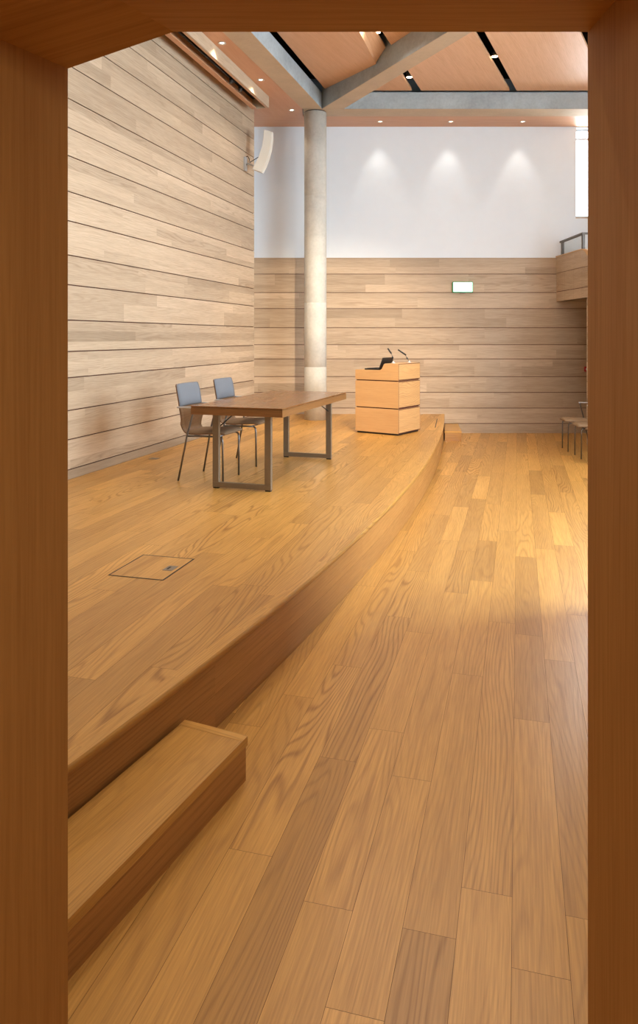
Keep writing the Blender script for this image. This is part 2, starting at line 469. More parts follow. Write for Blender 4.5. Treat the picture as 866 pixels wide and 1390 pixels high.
# small floor socket by the left wall
m = MB(); m.box((-.05, -.05, 0), (.05, .05, .003)); so = m.build('floor_socket', M['steel'], bevel=.001)
so.location = (lwx(8.3)+.22, 8.3, STZ+.0006); so.rotation_euler = (0, 0, -ang)
tag(so, 'small square steel floor box on the stage beside the left board wall', 'floor socket')

# ------------------------------------------------------------------ boarded walls
CZ = [.0, .176, .45, .73, 1.01, 1.325, 1.578, 1.88, 2.22, 2.505, 2.835, 3.117, 3.46, 3.73, 4.01, 4.33, 4.645, 4.94, 5.22, 5.46]
def boards(mb, org, dr, nrm, length, zlist, seed, gap=.011, thick=.014, lmin=.9, lmax=3.0):
    """courses of flush strips with open grooves between courses; dr along the wall, nrm into the room"""
    rnd = random.Random(seed)
    def P(s, z, d): return (org[0]+dr[0]*s+nrm[0]*d, org[1]+dr[1]*s+nrm[1]*d, z)
    for za, zb in zip(zlist[:-1], zlist[1:]):
        h = zb-za-gap
        if h <= .01: continue
        cuts = [0, 1] if h < .2 else ([0, rnd.choice([.36, .42, .5, .58, .64]), 1] if rnd.random() < .72 else [0, .3, .66, 1])
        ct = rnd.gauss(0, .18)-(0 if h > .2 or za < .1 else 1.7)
        for c0, c1 in zip(cuts[:-1], cuts[1:]):
            z0, z1 = za+h*c0, za+h*c1
            s = -rnd.uniform(0, lmax)
            while s < length:
                L = rnd.uniform(lmin, lmax); s0, s1 = max(0, s), min(length, s+L); s += L
                if s1-s0 < .01: continue
                tn = max(-2, min(1, ct+rnd.gauss(0, .44))); off = rnd.random()*50
                dd = thick
                mb.face([P(s0, z0, dd), P(s1, z0, dd), P(s1, z1, dd), P(s0, z1, dd)], tint=tn, off=off, grain=(dr[0], dr[1], 0))
        # top and bottom edges of the course, and its ends
        for z, flip in ((za, True), (za+h, False)):
            q = [P(0, z, 0), P(length, z, 0), P(length, z, thick), P(0, z, thick)]
            mb.face(q if not flip else q[::-1], grain=(dr[0], dr[1], 0), tint=-.5)
        for s in (0, length):
            mb.face([P(s, za, 0), P(s, za, thick), P(s, za+h, thick), P(s, za+h, 0)], tint=0, grain=(0, 0, 1))

# left wall
LY0 = DOORY
lw_len = math.hypot(lwx(12.06)-lwx(LY0), 12.06-LY0)
dirL = gd; nL = (gp[0], gp[1])          # towards the room
m = MB()
orgL = (lwx(LY0)-nL[0]*.014, LY0-nL[1]*.014)
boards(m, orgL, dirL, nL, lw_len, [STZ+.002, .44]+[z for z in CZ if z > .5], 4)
a = (lwx(LY0)-nL[0]*.018, LY0-nL[1]*.018); b = (a[0]+dirL[0]*lw_len, a[1]+dirL[1]*lw_len)
q = [a, b, (b[0]-nL[0]*.22, b[1]-nL[1]*.22), (a[0]-nL[0]*.22, a[1]-nL[1]*.22)]
pb = MB(); pb.poly(q, 0, 6.3)
for f in pb.f: m.face([pb.v[i] for i in f], mi=1)
struct(m.build('wall_left', [M['wall'], M['groove']], merge=False), 'tall wall of horizontal pale oak boards on the left', 'wall')
# skirting at the foot of the left wall (dark lowest board edge)
# back wall, boarded up to CZ[11], white above, window opening at the right
WX0, WX1, WZ0, WZ1 = 4.575, 5.95, 3.84, 5.43
m = MB()
boards(m, (-1.9, BACK+.018), (1, 0), (0, -1), 8.4, CZ[:12], 9, lmin=.7, lmax=2.4)
m.face([(-1.9, BACK+.018, 0), (6.5, BACK+.018, 0), (6.5, BACK+.018, 3.117), (-1.9, BACK+.018, 3.117)], mi=1)
m.box((-1.9, BACK+.02, 0), (6.5, BACK+.3, 3.10), mi=1)
m.box((-1.9, BACK-.006, 3.095), (6.5, BACK+.02, 3.117), tint=-.6)
struct(m.build('wall_back', [M['wall'], M['groove']], merge=False), 'boarded lower half of the back wall', 'wall')
m = MB()
m.box((-1.9, BACK+.006, 3.117), (WX0, BACK+.3, 6.3)); m.box((WX1, BACK+.006, 3.117), (6.5, BACK+.3, 6.3))
m.box((WX0, BACK+.006, 3.117), (WX1, BACK+.3, WZ0)); m.box((WX0, BACK+.006, WZ1), (WX1, BACK+.3, 6.3))
struct(m.build('wall_back_upper', M['white'], merge=False), 'white plaster upper half of the back wall', 'wall')
# window
wn = thing('window_1', 'tall bright window high in the white back wall at the right', 'window', ((WX0+WX1)/2, BACK+.12, WZ0)); wn['kind'] = 'structure'
w2 = (WX1-WX0)/2; hh = WZ1-WZ0
m = MB()
for lo, hi in (((-w2, 0, 0), (-w2+.035, .05, hh)), ((w2-.035, 0, 0), (w2, .05, hh)), ((-w2, 0, 0), (w2, .05, .035)), ((-w2, 0, hh-.03), (w2, .05, hh)), ((-w2, 0, 1.40), (w2, .06, 1.435)), ((-.02, 0, 0), (.02, .05, hh))):
    m.box(lo, hi)
m.build('window_frame', M['alu'], wn)
m = MB(); m.box((-w2+.01, .02, .01), (w2-.01, .026, hh-.01)); m.build('pane', M['glass'], wn)
m = MB(); m.box((-w2-.01, -.12, -.02), (w2+.01, .0, .0)); m.build('window_sill', M['wall'], wn)

# return between the left wall and the back wall
m = MB(); m.box((-1.9, 12.05, 0), (-1.32, BACK, 6.3)); struct(m.build('wall_return', M['white']), 'short white return behind the end of the left wall', 'wall')
# right side: short boarded fin under the balcony end, outer wall with tall windows, unseen wall by the door added to shade the near stage
m = MB()
boards(m, (RX-.016, 11.70), (0, -1), (-1, 0), .65, [z for z in CZ[:9]]+[2.335], 31)
m.box((RX-.015, 11.05, 0), (RX+.2, 11.70, 2.335), mi=1)
struct(m.build('wall_right', [M['wall'], M['groove']], merge=False), 'boarded fin wall behind the row of chairs', 'wall')
WZB, WZT = 1.0, 5.20; OX = 6.5
WINS = [(1.9, 3.9), (4.2, 6.4)]
m = MB(); prev = DOORY
m.box((OX, DOORY, WZT), (OX+.28, BACK+.3, 6.3)); m.box((OX, DOORY, 0), (OX+.28, BACK+.3, WZB))
for y0, y1 in WINS+[(BACK+.3, BACK+.3)]:
    m.box((OX, prev, WZB), (OX+.28, y0, WZT)); prev = y1
m.box((RX+.2, 11.45, 0), (OX, 11.70, 2.335))
struct(m.build('wall_right_outer', M['white'], merge=False), 'white outer right wall with side windows', 'wall')
m = MB(); m.box((1.75, DOORY, 0), (1.95, 4.6, 5.6)); struct(m.build('wall_entrance', M['white']), 'unseen added wall keeping side window light off the near step', 'wall')  # added out of view to block window light from the near step and riser
for k, (y0, y1) in enumerate(WINS):
    w = thing('window_%d' % (k+2), 'side window high in the right wall', 'window', (OX+.14, (y0+y1)/2, WZB)); w['kind'] = 'structure'
    h2 = (y1-y0)/2; m = MB(); H = WZT-WZB
    for lo, hi in (((0, -h2, 0), (.05, -h2+.04, H)), ((0, h2-.04, 0), (.05, h2, H)), ((0, -h2, 0), (.05, h2, .04)), ((0, -h2, H-.04), (.05, h2, H)), ((0, -.02, 0), (.05, .02, H))):
        m.box(lo, hi)
    m.build('window_frame', M['alu'], w)
    m = MB(); m.box((.02, -h2+.01, .01), (.026, h2-.01, H-.01)); m.build('pane', M['glass'], w)

# near wall with the doorway we look through
FA, FB_, FC = (-.4446, 2.1895), (-.2574, 2.2545), (.4758, 2.2545)      # room-side profile of the head
SPL = .506
def near(x, y): return x-SPL*(DOORY-y)
m = MB()
LX = lwx(DOORY)-.3
m.poly([(near(-.4446, DOORN)-.03, DOORN), (-.4446-.03, DOORY), (LX, DOORY), (LX, DOORN)], 0, 6.3)
m.box((.4758+.03, DOORN, 0), (6.78, DOORY, 6.3))
m.poly([(near(-.4446, DOORN)-.03, DOORN), (.4758+.03, DOORN), (.4758+.03, DOORY), (-.4746, DOORY)], 2.32, 6.3)
struct(m.build('wall_front', M['white'], merge=False), 'wall holding the doorway', 'wall')
def jt(name, rings_n, rings_f, grain, tint=0, label=''):
    mm = MB(); mm.prism(rings_n, rings_f, grain=grain, tint=tint)
    return struct(mm.build(name, M['jamb']), label, 'trim')
E = .004
# left jamb, splayed; right jamb, square; head with its chamfered left part
m = MB(); m.poly([(-.4446, DOORY+E), (-.4446-.03, DOORY+E), (near(-.4446, DOORN)-.03, DOORN-E), (near(-.4446, DOORN), DOORN-E)], 0, 2.1895, grain=(0, 0, 1))
struct(m.build('trim_1', M['jamb']), 'left jamb of the brown timber doorway', 'door jamb')
m = MB(); m.box((.4758, DOORN-E, 0), (.4758+.03, DOORY+E, 2.2545), grain=(0, 0, 1), off=3.3)
struct(m.build('trim_2', M['jamb']), 'right jamb of the brown timber doorway', 'door jamb')
m = MB()
far = [(-.4446, DOORY+E, 2.1895), (-.2574, DOORY+E, 2.2545), (.5058, DOORY+E, 2.2545), (.5058, DOORY+E, 2.32), (-.4746, DOORY+E, 2.32), (-.4746, DOORY+E, 2.1895)]
nr = [(near(-.4446, DOORN-E), DOORN-E, 2.1895), (near(-.2574, DOORN-E), DOORN-E, 2.2545), (.5058, DOORN-E, 2.2545), (.5058, DOORN-E, 2.32), (near(-.4746, DOORN-E), DOORN-E, 2.32), (near(-.4746, DOORN-E), DOORN-E, 2.1895)]
m.prism(nr, far, grain=(1, 0, 0), off=1.7)
import bmesh
o = m.build('trim_3', M['jamb']); struct(o, 'head lining of the brown timber doorway with a sloped left corner', 'door head')
bm = bmesh.new(); bm.from_mesh(o.data); bmesh.ops.recalc_face_normals(bm, faces=bm.faces); bm.to_mesh(o.data); bm.free()

# lobby on the camera's side
m = MB()
m.box((-1.7, -1.6, 0), (-1.5, DOORN, 2.7)); m.box((1.5, -1.6, 0), (1.7, DOORN, 2.7)); m.box((-1.7, -1.8, 0), (1.7, -1.6, 2.7))
struct(m.build('wall_lobby', M['jamb'], grain=(0, 0, 1), merge=False), 'timber lobby walls on the near side of the doorway', 'wall')
m = MB(); m.box((-1.7, -1.8, 2.7), (1.7, DOORN, 2.8)); struct(m.build('ceiling_lobby', M['jamb']), 'lobby ceiling', 'ceiling')

# ------------------------------------------------------------------ ceilings
m = MB(); m.box((-4.4, DOORY, 6.3), (6.7, BACK+.3, 6.4)); struct(m.build('ceiling', M['black']), 'black void above the ceiling panels', 'ceiling')
def lbx(y, side): return (-.266+.298*(y-12.09)) if side == 0 else (.05+.29*(y-12.07))   # left beam edges
m = MB()
m.poly([(-1.3, 12.48), (6.5, 12.48), (6.5, BACK+.004), (-1.3, BACK+.004)], TOPZ, TOPZ+.03, grain=(1, 0, 0))
m.poly([(lwx(DOORY), DOORY), (lbx(DOORY, 0)-.004, DOORY), (lbx(12.08, 0)-.004, 12.08), (lbx(12.08, 0)-.004, 12.48), (-1.3, 12.48), (-1.3, 12.06), (lwx(12.06), 12.06)], TOPZ, TOPZ+.03, grain=(gd[0], gd[1], 0), tint=-.1)
struct(m.build('ceiling_soffit', M['soffit'], merge=False), 'orange brown veneer soffit along the left and back walls', 'ceiling')

# concrete beams
def beam(name, label, q, z0, z1):
    cx = sum(p[0] for p in q)/len(q); cy = sum(p[1] for p in q)/len(q)
    mm = MB(); mm.poly([(p[0]-cx, p[1]-cy) for p in q], 0, z1-z0)
    o = mm.build(name, M['conc_b'], bevel=.008); o.location = (cx, cy, z0)
    un = MB(); un.poly([((p[0]-cx)*.998, (p[1]-cy)*.998) for p in q], -.004, -.0005); uo = un.build('underside', M['conc_u'], o); uo['label'] = 'beam underside tinted tan for warm floor bounce'  # thin tan sheet with floor bounce put into its colour
    return tag(o, label, 'beam', None)
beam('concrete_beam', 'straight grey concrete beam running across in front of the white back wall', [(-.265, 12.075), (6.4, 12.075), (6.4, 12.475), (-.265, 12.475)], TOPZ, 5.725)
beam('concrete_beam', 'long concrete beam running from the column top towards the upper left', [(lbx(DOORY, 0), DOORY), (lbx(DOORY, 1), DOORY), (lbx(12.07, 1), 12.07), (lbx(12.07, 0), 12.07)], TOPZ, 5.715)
def dgl(y): return .055-.502*(y-12.05)
def dgr(y): return .41-.482*(y-12.05)
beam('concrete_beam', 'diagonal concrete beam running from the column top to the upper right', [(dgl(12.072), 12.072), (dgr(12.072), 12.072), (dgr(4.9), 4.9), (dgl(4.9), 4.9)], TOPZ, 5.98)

# column
ct = thing('concrete_column', 'round pale concrete column standing on the stage left of the lectern', 'column', (-.06, 12.26, STZ))
m = MB(); m.lathe([(.185, 0), (.185, .868), (.182, .870), (.182, .876), (.185, .878), (.185, 1.93), (.1838, 1.932), (.1838, 1.936), (.185, 1.938), (.185, 3.7), (.184, 3.701), (.184, 3.704), (.185, 3.705), (.185, TOPZ-STZ-.02)], seg=48)
m.build('shaft', M['conc'], ct)
m = MB(); m.lathe([(.172, TOPZ-STZ-.02), (.172, TOPZ-STZ)], seg=48); m.build('shadow_joint', M['dark'], ct)

# ceiling panels between the black slots (edges are straight lines in plan)
def ln(p, q):
    return lambda y: p[0]+(q[0]-p[0])*(y-p[1])/(q[1]-p[1])
L1 = ln((.065, 11.86), (-.563, 9.715))
SA0 = ln((1.51, 12.03), (.721, 9.687)); SA1 = ln((1.663, 12.03), (.824, 9.687))
SB0 = ln((3.104, 12.03), (2.032, 9.687)); SB1 = ln((3.224, 12.03), (2.168, 9.687))
SC0 = ln((3.762, 10.307), (3.424, 9.687)); SC1 = ln((3.93, 10.307), (3.59, 9.687))
YB = 12.05; YN = DOORY+.01
dl0, dl1 = (dgl(YB)-.004, YB), (dgl(4.9)-.004, 4.9)
dr0, dr1 = (dgr(YB)+.004, YB), (dgr(4.9)+.004, 4.9)
def strip(l, r, y0=YN, y1=YB, xmax=99):
    q = [(l(y0), y0), (r(y0), y0), (r(y1), y1), (l(y1), y1)]
    if xmax < 90: q = clip_half(q, (xmax, 0), (xmax, 20))
    return q
def panel(q, label, tint=0.0, off=0.0, zf=None, seams=True):
    cx = sum(p[0] for p in q)/len(q); cy = sum(p[1] for p in q)/len(q)
    q = q if area(q) > 0 else q[::-1]
    zf = zf or (lambda x, y: PZ)
    mm = MB(); 
    mm.prism([(x-cx, y-cy, zf(x, y)-PZ) for x, y in q], [(x-cx, y-cy, .045+zf(x, y)-PZ) for x, y in q], grain=(.45, .89, 0), tint=tint, off=off)
    o = mm.build('ceiling_panel', M['ceil']); o.location = (cx, cy, PZ)
    tag(o, label, 'ceiling panel', 'veneered ceiling panels'); return o
right_of = lambda q: clip_half(q, dr1, dr0) if False else clip_half(q, dr0, dr1)
left_of = lambda q: clip_half(q, dl1, dl0)
def side_clip(q, left):
    # beam runs from (0,12) to (3.9,4.9); left of it has smaller x
    a, b = (dl0, dl1) if left else (dr0, dr1)
    r1 = clip_half(q, a, b); r2 = clip_half(q, b, a)
    def mx(r): return sum(p[0] for p in r)/len(r) if len(r) >= 3 else None
    # left side: test point (-5,8)
    s = (b[0]-a[0])*(8-a[1])-(b[1]-a[1])*(-5-a[0])
    lft, rgt = (r1, r2) if s >= 0 else (r2, r1)
    return lft if left else rgt
# lowered, tilted panel left of the diagonal beam, with its lit edge facet
def zt(x, y): return 5.74-.1153*(x-.075)+.0317*(y-11.93)
edgeb = ln((.804, 10.48), (.506, 9.373))
q = side_clip([(L1(YB), YB), (L1(9.0), 9.0), (edgeb(9.0), 9.0), (edgeb(YB), YB)], True)
panel(q, 'lowered tilted veneer panel between the left beam and the diagonal beam', -.15, 2.2, zt)
m = MB()
def facet(y): return (edgeb(y), y, zt(edgeb(y), y)), (SA0(y)-.004, y, PZ+.12)
ya, yb = 9.0, 10.49
(p0, p1), (p2, p3) = facet(ya), facet(yb)
p3 = (SA0(10.31), 10.31, PZ+.02); p1 = (SA0(9.0), 9.0, PZ+.02)
hz = .03
def up(p): return (p[0], p[1], p[2]+hz)
cx, cy = p0[0], p0[1]
loc = lambda p: (p[0]-cx, p[1]-cy, p[2]-PZ)
m.prism([loc(p0), loc(p1), loc(p3), loc(p2)], [loc(up(p0)), loc(up(p1)), loc(up(p3)), loc(up(p2))], grain=(.3, .95, 0))
o = m.build('ceiling_panel', M['ceil']); o.location = (cx, cy, PZ); tag(o, 'narrow sloping veneer facet beside the first black light slot', 'ceiling panel', 'veneered ceiling panels')
panel([(L1(YN), YN), (SA0(YN), YN), (SA0(8.99), 8.99), (L1(8.99), 8.99)], 'near veneer panel beyond the doorway head', 0, 5.0)
panel(side_clip(strip(L1, SA0, 9.0), False), 'small triangular veneer panel between the diagonal beam and first slot', -.2, 1.1)
qa = strip(SA1, SB0)
panel(side_clip(qa, False), 'large veneer panel between the two black light slots', 0, 3.7)
ql = side_clip(qa, True); ql = clip_half(ql, (9, 5.0), (-9, 5.0)) if False else ql
panel(ql, 'veneer panel above and left of the diagonal beam beside a slot', .05, 9.1)
qb = strip(SB1, SC0, YN, YB)
panel(clip_half(qb, (-10, 7.0), (10, 7.0)) if False else [p for p in qb], 'broad veneer panel right of the second black slot', .1, 6.3)
panel(strip(SC1, lambda y: 4.27, YN, YB, 4.27) if False else [(SC1(YN), YN), (6.45, YN), (6.45, YB), (SC1(YB), YB)], 'veneer panel at the far right of the hall ceiling', 0, 8.3)

# trough with the wall-wash fittings above the left wall
tr = thing('light_trough', 'long pale oak trough hanging from the soffit above the left wall', 'light trough', (lwx(11.57), 11.57, 5.274), -ang)
TL = 10.1
def tb(x0, x1, z0, z1, y0=-TL, y1=0.0): return (x0, y0, z0), (x1, y1, z1)
m = MB(); m.box(*tb(.405, .43, 0, .175), grain=(0, 1, 0)); m.build('fascia', M['wall'], tr)
m = MB(); m.box(*tb(.38, .405, 0, .02), grain=(0, 1, 0), tint=-.2); m.build('lip', M['soffit'], tr)
m = MB(); m.box(*tb(.15, .225, 0, .02), grain=(0, 1, 0), tint=-.2); m.box(*tb(.15, .165, .02, .175), grain=(0, 1, 0)); m.build('inner_board', M['soffit'], tr)
m = MB(); m.box((.165, -.02, 0), (.405, -.004, .175), grain=(1, 0, 0)); m.build('end_board', M['wall'], tr)
m = MB(); m.box(*tb(.166, .404, .15, .172, -TL, -.021)); m.build('back_lining', M['black'], tr)
m = MB(); m.tube([(.30, -3.2, .045), (.30, -1.1, .045)], .012, 8); m.build('rail', M['dark'], tr)
for yy in (-.9, -1.25):
    t = thing('track_spot', 'small black spot fitting in the dark slot of the left trough' if yy == -.9 else 'second small black fitting behind it in the left trough slot', 'spotlight', (lwx(11.57)+.305*gp[0]+yy*gd[0], 11.57+.305*gp[1]+yy*gd[1], 5.262), -ang, 'fittings in the left trough')
    m = MB(); m.lathe([(.026, -.006), (.03, .03), (.03, .06), (.012, .075), (.012, .12)], seg=14); m.build('body', M['dark'], t)
    m = MB(); m.lathe([(.0, -.0065), (.018, -.0065), (.018, -.003)], seg=14); m.build('lens', M['steel'], t)

# recessed downlights
def downlight():
    t = thing('recessed_downlight', '', 'downlight')
    m = MB(); m.lathe([(.024, -.001), (.050, -.001), (.052, -.005), (.046, -.007), (.026, -.003), (.024, -.001)], seg=24, cap=False); m.build('trim_ring', M['alu'], t)
    m = MB(); m.lathe([(.0, -.002), (.025, -.002), (.025, .0)], seg=20); m.build('lamp', M['lamp'], t)
    return t
d0 = downlight(); first = True
DL = [((-1.234, 9.37), 'nearest downlight in the left soffit, beside the doorway head'), ((-.847, 10.71), 'middle downlight in the left soffit beside the oak trough'),
      ((-.449, 12.14), 'downlight in the left soffit just left of the column top'),
      ((1.06, 12.79), 'leftmost downlight in the strip of soffit over the white wall'), ((2.29, 12.79), 'middle downlight in the strip of soffit over the white wall'),
      ((3.54, 12.79), 'rightmost downlight in the strip of soffit over the white wall')]
def lamp_spot(loc, power, size, blend=.6, color=(1, .85, .66), target=None, radius=.03, name='spot'):
    l = bpy.data.lights.new(name, 'SPOT'); l.energy = power; l.spot_size = size; l.spot_blend = blend; l.color = color; l.shadow_soft_size = radius
    o = bpy.data.objects.new(name, l); COL.objects.link(o); o.location = loc
    if target is not None:
        o.rotation_euler = (Vector(target)-Vector(loc)).to_track_quat('-Z', 'Y').to_euler()
    return o
for k, (p, lab) in enumerate(DL):
    o = d0 if k == 0 else copy_tree(d0)
    o.location = (p[0], p[1], TOPZ); o['label'] = lab; o['group'] = 'soffit downlights'
    lamp_spot((p[0], p[1], TOPZ-.03), 23 if k < 3 else 16, R(95 if k < 3 else 54), 1.0 if k < 3 else .9, (1, .86, .68) if k < 3 else (1, .94, .86), (p[0]-(.25 if k < 3 else 0), p[1]+(.0 if k < 3 else .26), 4.4), name='downlight_beam')
# cans hanging in the slots
def can():
    t = thing('slot_downlight', '', 'downlight')
    m = MB(); m.lathe([(.046, .0), (.05, .0), (.05, .10), (.02, .12), (.02, .50)], seg=20, cap=False); m.build('housing', M['dark'], t)
    m = MB(); m.lathe([(.0, .004), (.042, .004), (.046, .001)], seg=20); m.build('lamp', M['lamp'], t)
    return t
c0 = can()
for k, (p, lab) in enumerate([((.775, 9.83), 'lit can in the black slot above the diagonal beam'), ((1.415, 11.53), 'lit can in the black slot between diagonal beam and cross beam'), ((2.545, 10.68), 'lit can in the long black slot at the right')]):
    o = c0 if k == 0 else copy_tree(c0)
    o.location = (p[0], p[1], 5.775); o['label'] = lab; o['group'] = 'cans in the ceiling slots'
    lamp_spot((p[0], p[1], 5.76), 60, R(70), .7, (1, .84, .64), (p[0], p[1], 0), name='can_beam')

# ------------------------------------------------------------------ loudspeaker
sp = thing('wall_loudspeaker', 'curved ivory column loudspeaker bracketed to the top of the left wall', 'loudspeaker', (lwx(11.66), 11.66, 4.43), -ang)
def at(u, v, y): return ((u-433)*y/1000, y, EYE-(v-457)*y/1000)
YS = 11.45
left = [(358, 175.6), (357.2, 188), (355, 200), (351, 212), (346, 222), (342, 229.5)]
rite = [(368.6, 178.6), (368.3, 190), (366.4, 203), (363.2, 215), (359.4, 225), (354.8, 234)]
inv = (Matrix.Translation(sp.location) @ Matrix.Rotation(-ang, 4, 'Z')).inverted()
A = [inv @ Vector(at(u, v, YS)) for u, v in left]; B = [inv @ Vector(at(u, v, YS)) for u, v in rite]
DPV = Vector((0, .10, 0))
m = MB()
n = len(A)
for i in range(n-1):
    m.face([A[i], A[i+1], B[i+1], B[i]]); m.face([A[i]+DPV, B[i]+DPV, B[i+1]+DPV, A[i+1]+DPV])
    m.face([A[i], A[i]+DPV, A[i+1]+DPV, A[i+1]], smooth=True); m.face([B[i], B[i+1], B[i+1]+DPV, B[i]+DPV], smooth=True)
m.face([A[0], B[0], B[0]+DPV, A[0]+DPV]); m.face([A[-1], A[-1]+DPV, B[-1]+DPV, B[-1]])
m.build('cabinet', M['speaker'], sp, bevel=.006)
m = MB()
for i in range(n-1):
    e0, e1 = B[i]+Vector((.002, .012, 0)), B[i+1]+Vector((.002, .012, 0)); w = Vector((0, .076, 0))
    m.face([e0, e1, e1+w, e0+w], smooth=True)
m.build('grille', M['speaker'], sp)
m = MB(); m.box((0, -.07, -.10), (.03, .02, .12)); m.build('wall_plate', M['alu'], sp, bevel=.003)
jn = A[-2].lerp(A[-1], .4)+Vector((.01, .08, 0))
m = MB(); m.tube([(.02, -.02, .0), (.07, -.03, .01), tuple(jn)], .016, 10); m.build('bracket_arm', M['alu'], sp)
m = MB(); m.tube([(.005, -.02, .12), (.05, -.02, .13), (.08, -.03, .09), (.09, -.03, .03), tuple(A[-3]+Vector((-.01, .04, 0)))], .006, 8); m.build('cable', M['dark'], sp)

# ------------------------------------------------------------------ exit sign, call point
ex = thing('exit_sign', 'small lit white and green sign box on the boarded back wall', 'sign', ((627.5-433)*.0131, BACK, 2.593))
m = MB(); m.box((-.178, -.05, -.092), (.178, -.002, .092)); m.build('housing', M['green'], ex, bevel=.004)
m = MB(); m.box((-.165, -.055, -.080), (.165, -.0502, .080)); m.build('lit_face', M['sign'], ex)
m = MB(); m.box((-.05, -.045, -.104), (.05, -.01, -.0922)); m.build('test_socket', M['dark'], ex)
fc = thing('fire_alarm_call_point', 'small red call point on the dark boards under the gallery', 'alarm call point', (4.755, BACK-.001, 1.14))
m = MB(); m.box((-.045, -.05, -.045), (.045, -.002, .045)); m.build('case', M['red'], fc, bevel=.004)
m = MB(); m.box((-.028, -.052, -.02), (.028, -.0503, .02)); m.build('press_plate', M['white'], fc)

# ------------------------------------------------------------------ gallery at the right
ga = thing('gallery_balcony', 'oak boarded balcony front with a rounded end high at the right', 'balcony', (RX, BACK, 2.341))
GH = 3.143-2.341
m = MB()
def prof(y):   # top height along the front, y = distance from back wall
    d = y-1.12
    if d <= 0: return GH
    r = .30
    return GH-(r-math.sqrt(max(0, r*r-min(d, r)**2)))*.8
xs = [0, .4, .8, 1.12]+[1.12+.03*i for i in range(1, 10)]
xw = lambda y: -.06+.04*y
zs = [0.0]+[z-2.341 for z in (2.505, 2.835)]+[9]
for k in range(3):
    za, zb = zs[k]+(.011 if k else 0), zs[k+1]
    for a, b in zip(xs[:-1], xs[1:]):
        ta, tb2 = min(zb, prof(a)-.02), min(zb, prof(b)-.02)
        if ta <= za: continue
        tb2 = max(tb2, za+.001)
        m.face([(xw(a), -a-.002, za), (xw(a), -a-.002, ta), (xw(b), -b, tb2), (xw(b), -b, za)], grain=(0, 1, 0), tint=(.2, -.1, .1)[k], off=k)
m.face([(xw(0), -.002, 0), (xw(xs[-1]), -xs[-1], 0), (xw(xs[-1])+.1, -xs[-1], 0), (.1, -.002, 0)], grain=(0, 1, 0))
m.face([(xw(xs[-1]), -xs[-1], 0), (xw(xs[-1]), -xs[-1], prof(xs[-1])-.02), (.1, -xs[-1], prof(xs[-1])-.02), (.1, -xs[-1], 0)], grain=(0, 0, 1))
m.build('front_boards', M['wall'], ga, merge=False)
m = MB(); m.poly([(xw(0)+.006, -.004), (xw(1.38)+.006, -1.38), (.08, -1.38), (.08, -.004)], .002, .50); m.build('core', M['groove'], ga)
m = MB()
for a, b in zip(xs[:-1], xs[1:]):
    za, zb = prof(a), prof(b)
    m.face([(xw(a)-.012, -a-.002, za-.02), (xw(a)-.012, -a-.002, za), (xw(b)-.012, -b-.002, zb), (xw(b)-.012, -b-.002, zb-.02)], grain=(0, 1, 0), smooth=True)
    m.face([(xw(a)-.012, -a-.002, za), (.09, -a-.002, za), (.09, -b-.002, zb), (xw(b)-.012, -b-.002, zb)], grain=(0, 1, 0), smooth=True)
m.build('cap_board', M['lect'], ga)
m = MB(); m.box((.0, -1.38, .0), (2.2, -.004, .10)); m.build('slab', M['wall'], ga)
m = MB(); m.box((.08, -1.40, .10), (2.2, -1.30, GH-.05), grain=(1, 0, 0)); m.build('side_boards', M['wall'], ga)
gr = thing('handrail', 'grey metal handrail with glass standing on the balcony front', 'handrail', (RX, BACK, 3.143))
def rr(p, q, w, h): 
    m = MB(); m.tube([p, q], w, 4); return m
m = MB(); m.box((-.012, -1.12, .235), (.04, -.03, .265)); m.box((-.012, -1.15, .235), (2.1, -1.10, .265)); m.build('top_rail', M['rail'], gr)
for (x, y) in ((.0, -.12), (.012, -1.10)):
    m = MB(); m.box((x-.006, y-.03, .0), (x+.03, y+.03, .236)); m.build('post', M['rail'], gr)
m = MB(); m.box((.008, -1.08, .02), (.018, -.14, .225)); m.build('glass_panel', M['glass'], gr)

# ------------------------------------------------------------------ lectern
cR = Vector((1.098, 10.2)); th = math.atan2(.376, .54)
lc = thing('lectern', 'honey oak box lectern with two stacked grooves and a stepped top', 'lectern', (cR.x, cR.y, STZ), -th)
# local: +y runs along the audience face to the right/back, -x runs along the profile side to the left
LW, LD = .70, .655
m = MB(); m.box((-LW+.02, .02, 0), (-.02, LD-.02, .03)); m.build('plinth', M['dark'], lc)
m = MB(); m.box((-LW+.014, .014, .025), (-.014, LD-.014, .80)); m.build('core', M['groove'], lc)
for (za, zb) in ((.025, .362), (.378, .748)):
    m = MB(); m.box((-LW, 0, za), (0, LD, zb), grain=(1, 0, 0)); m.build('tier', M['lect'], lc, bevel=.0015)
# top tier: side profile extruded
pr = [(-LW, .764), (0, .764), (0, .998), (-.215, .998), (-.232, .985), (-.246, .955), (-.262, .925), (-.285, .908), (-.32, .903), (-LW, .903)]
m = MB(); m.prism([(x, 0, z) for x, z in pr], [(x, LD, z) for x, z in pr], grain=(1, 0, 0))
o = m.build('top_tier', M['lect'], lc)
bm = bmesh.new(); bm.from_mesh(o.data); bmesh.ops.recalc_face_normals(bm, faces=bm.faces); bm.to_mesh(o.data); bm.free()
for (za, zb) in ((.035, .352), (.388, .738), (.776, .988)):
    m = MB(); m.box((.0005, .012, za), (.004, LD-.012, zb), grain=(0, 1, 0), off=za*9); q = m.build('front_panel', M['lect2'], lc, bevel=.001)
    q['label'] = 'paler figured veneer panel'
    m = MB()
    for lo, hi in (((.0, .006, za-.010), (.0016, LD-.006, za)), ((.0, .006, zb), (.0016, LD-.006, zb+.009)), ((.0, .004, za), (.0016, .012, zb)), ((.0, LD-.012, za), (.0016, LD-.004, zb))):
        m.box(lo, hi)
    m.build('shadow_gap', M['groove'], q)
Rz = Matrix.Rotation(-th, 4, 'Z')
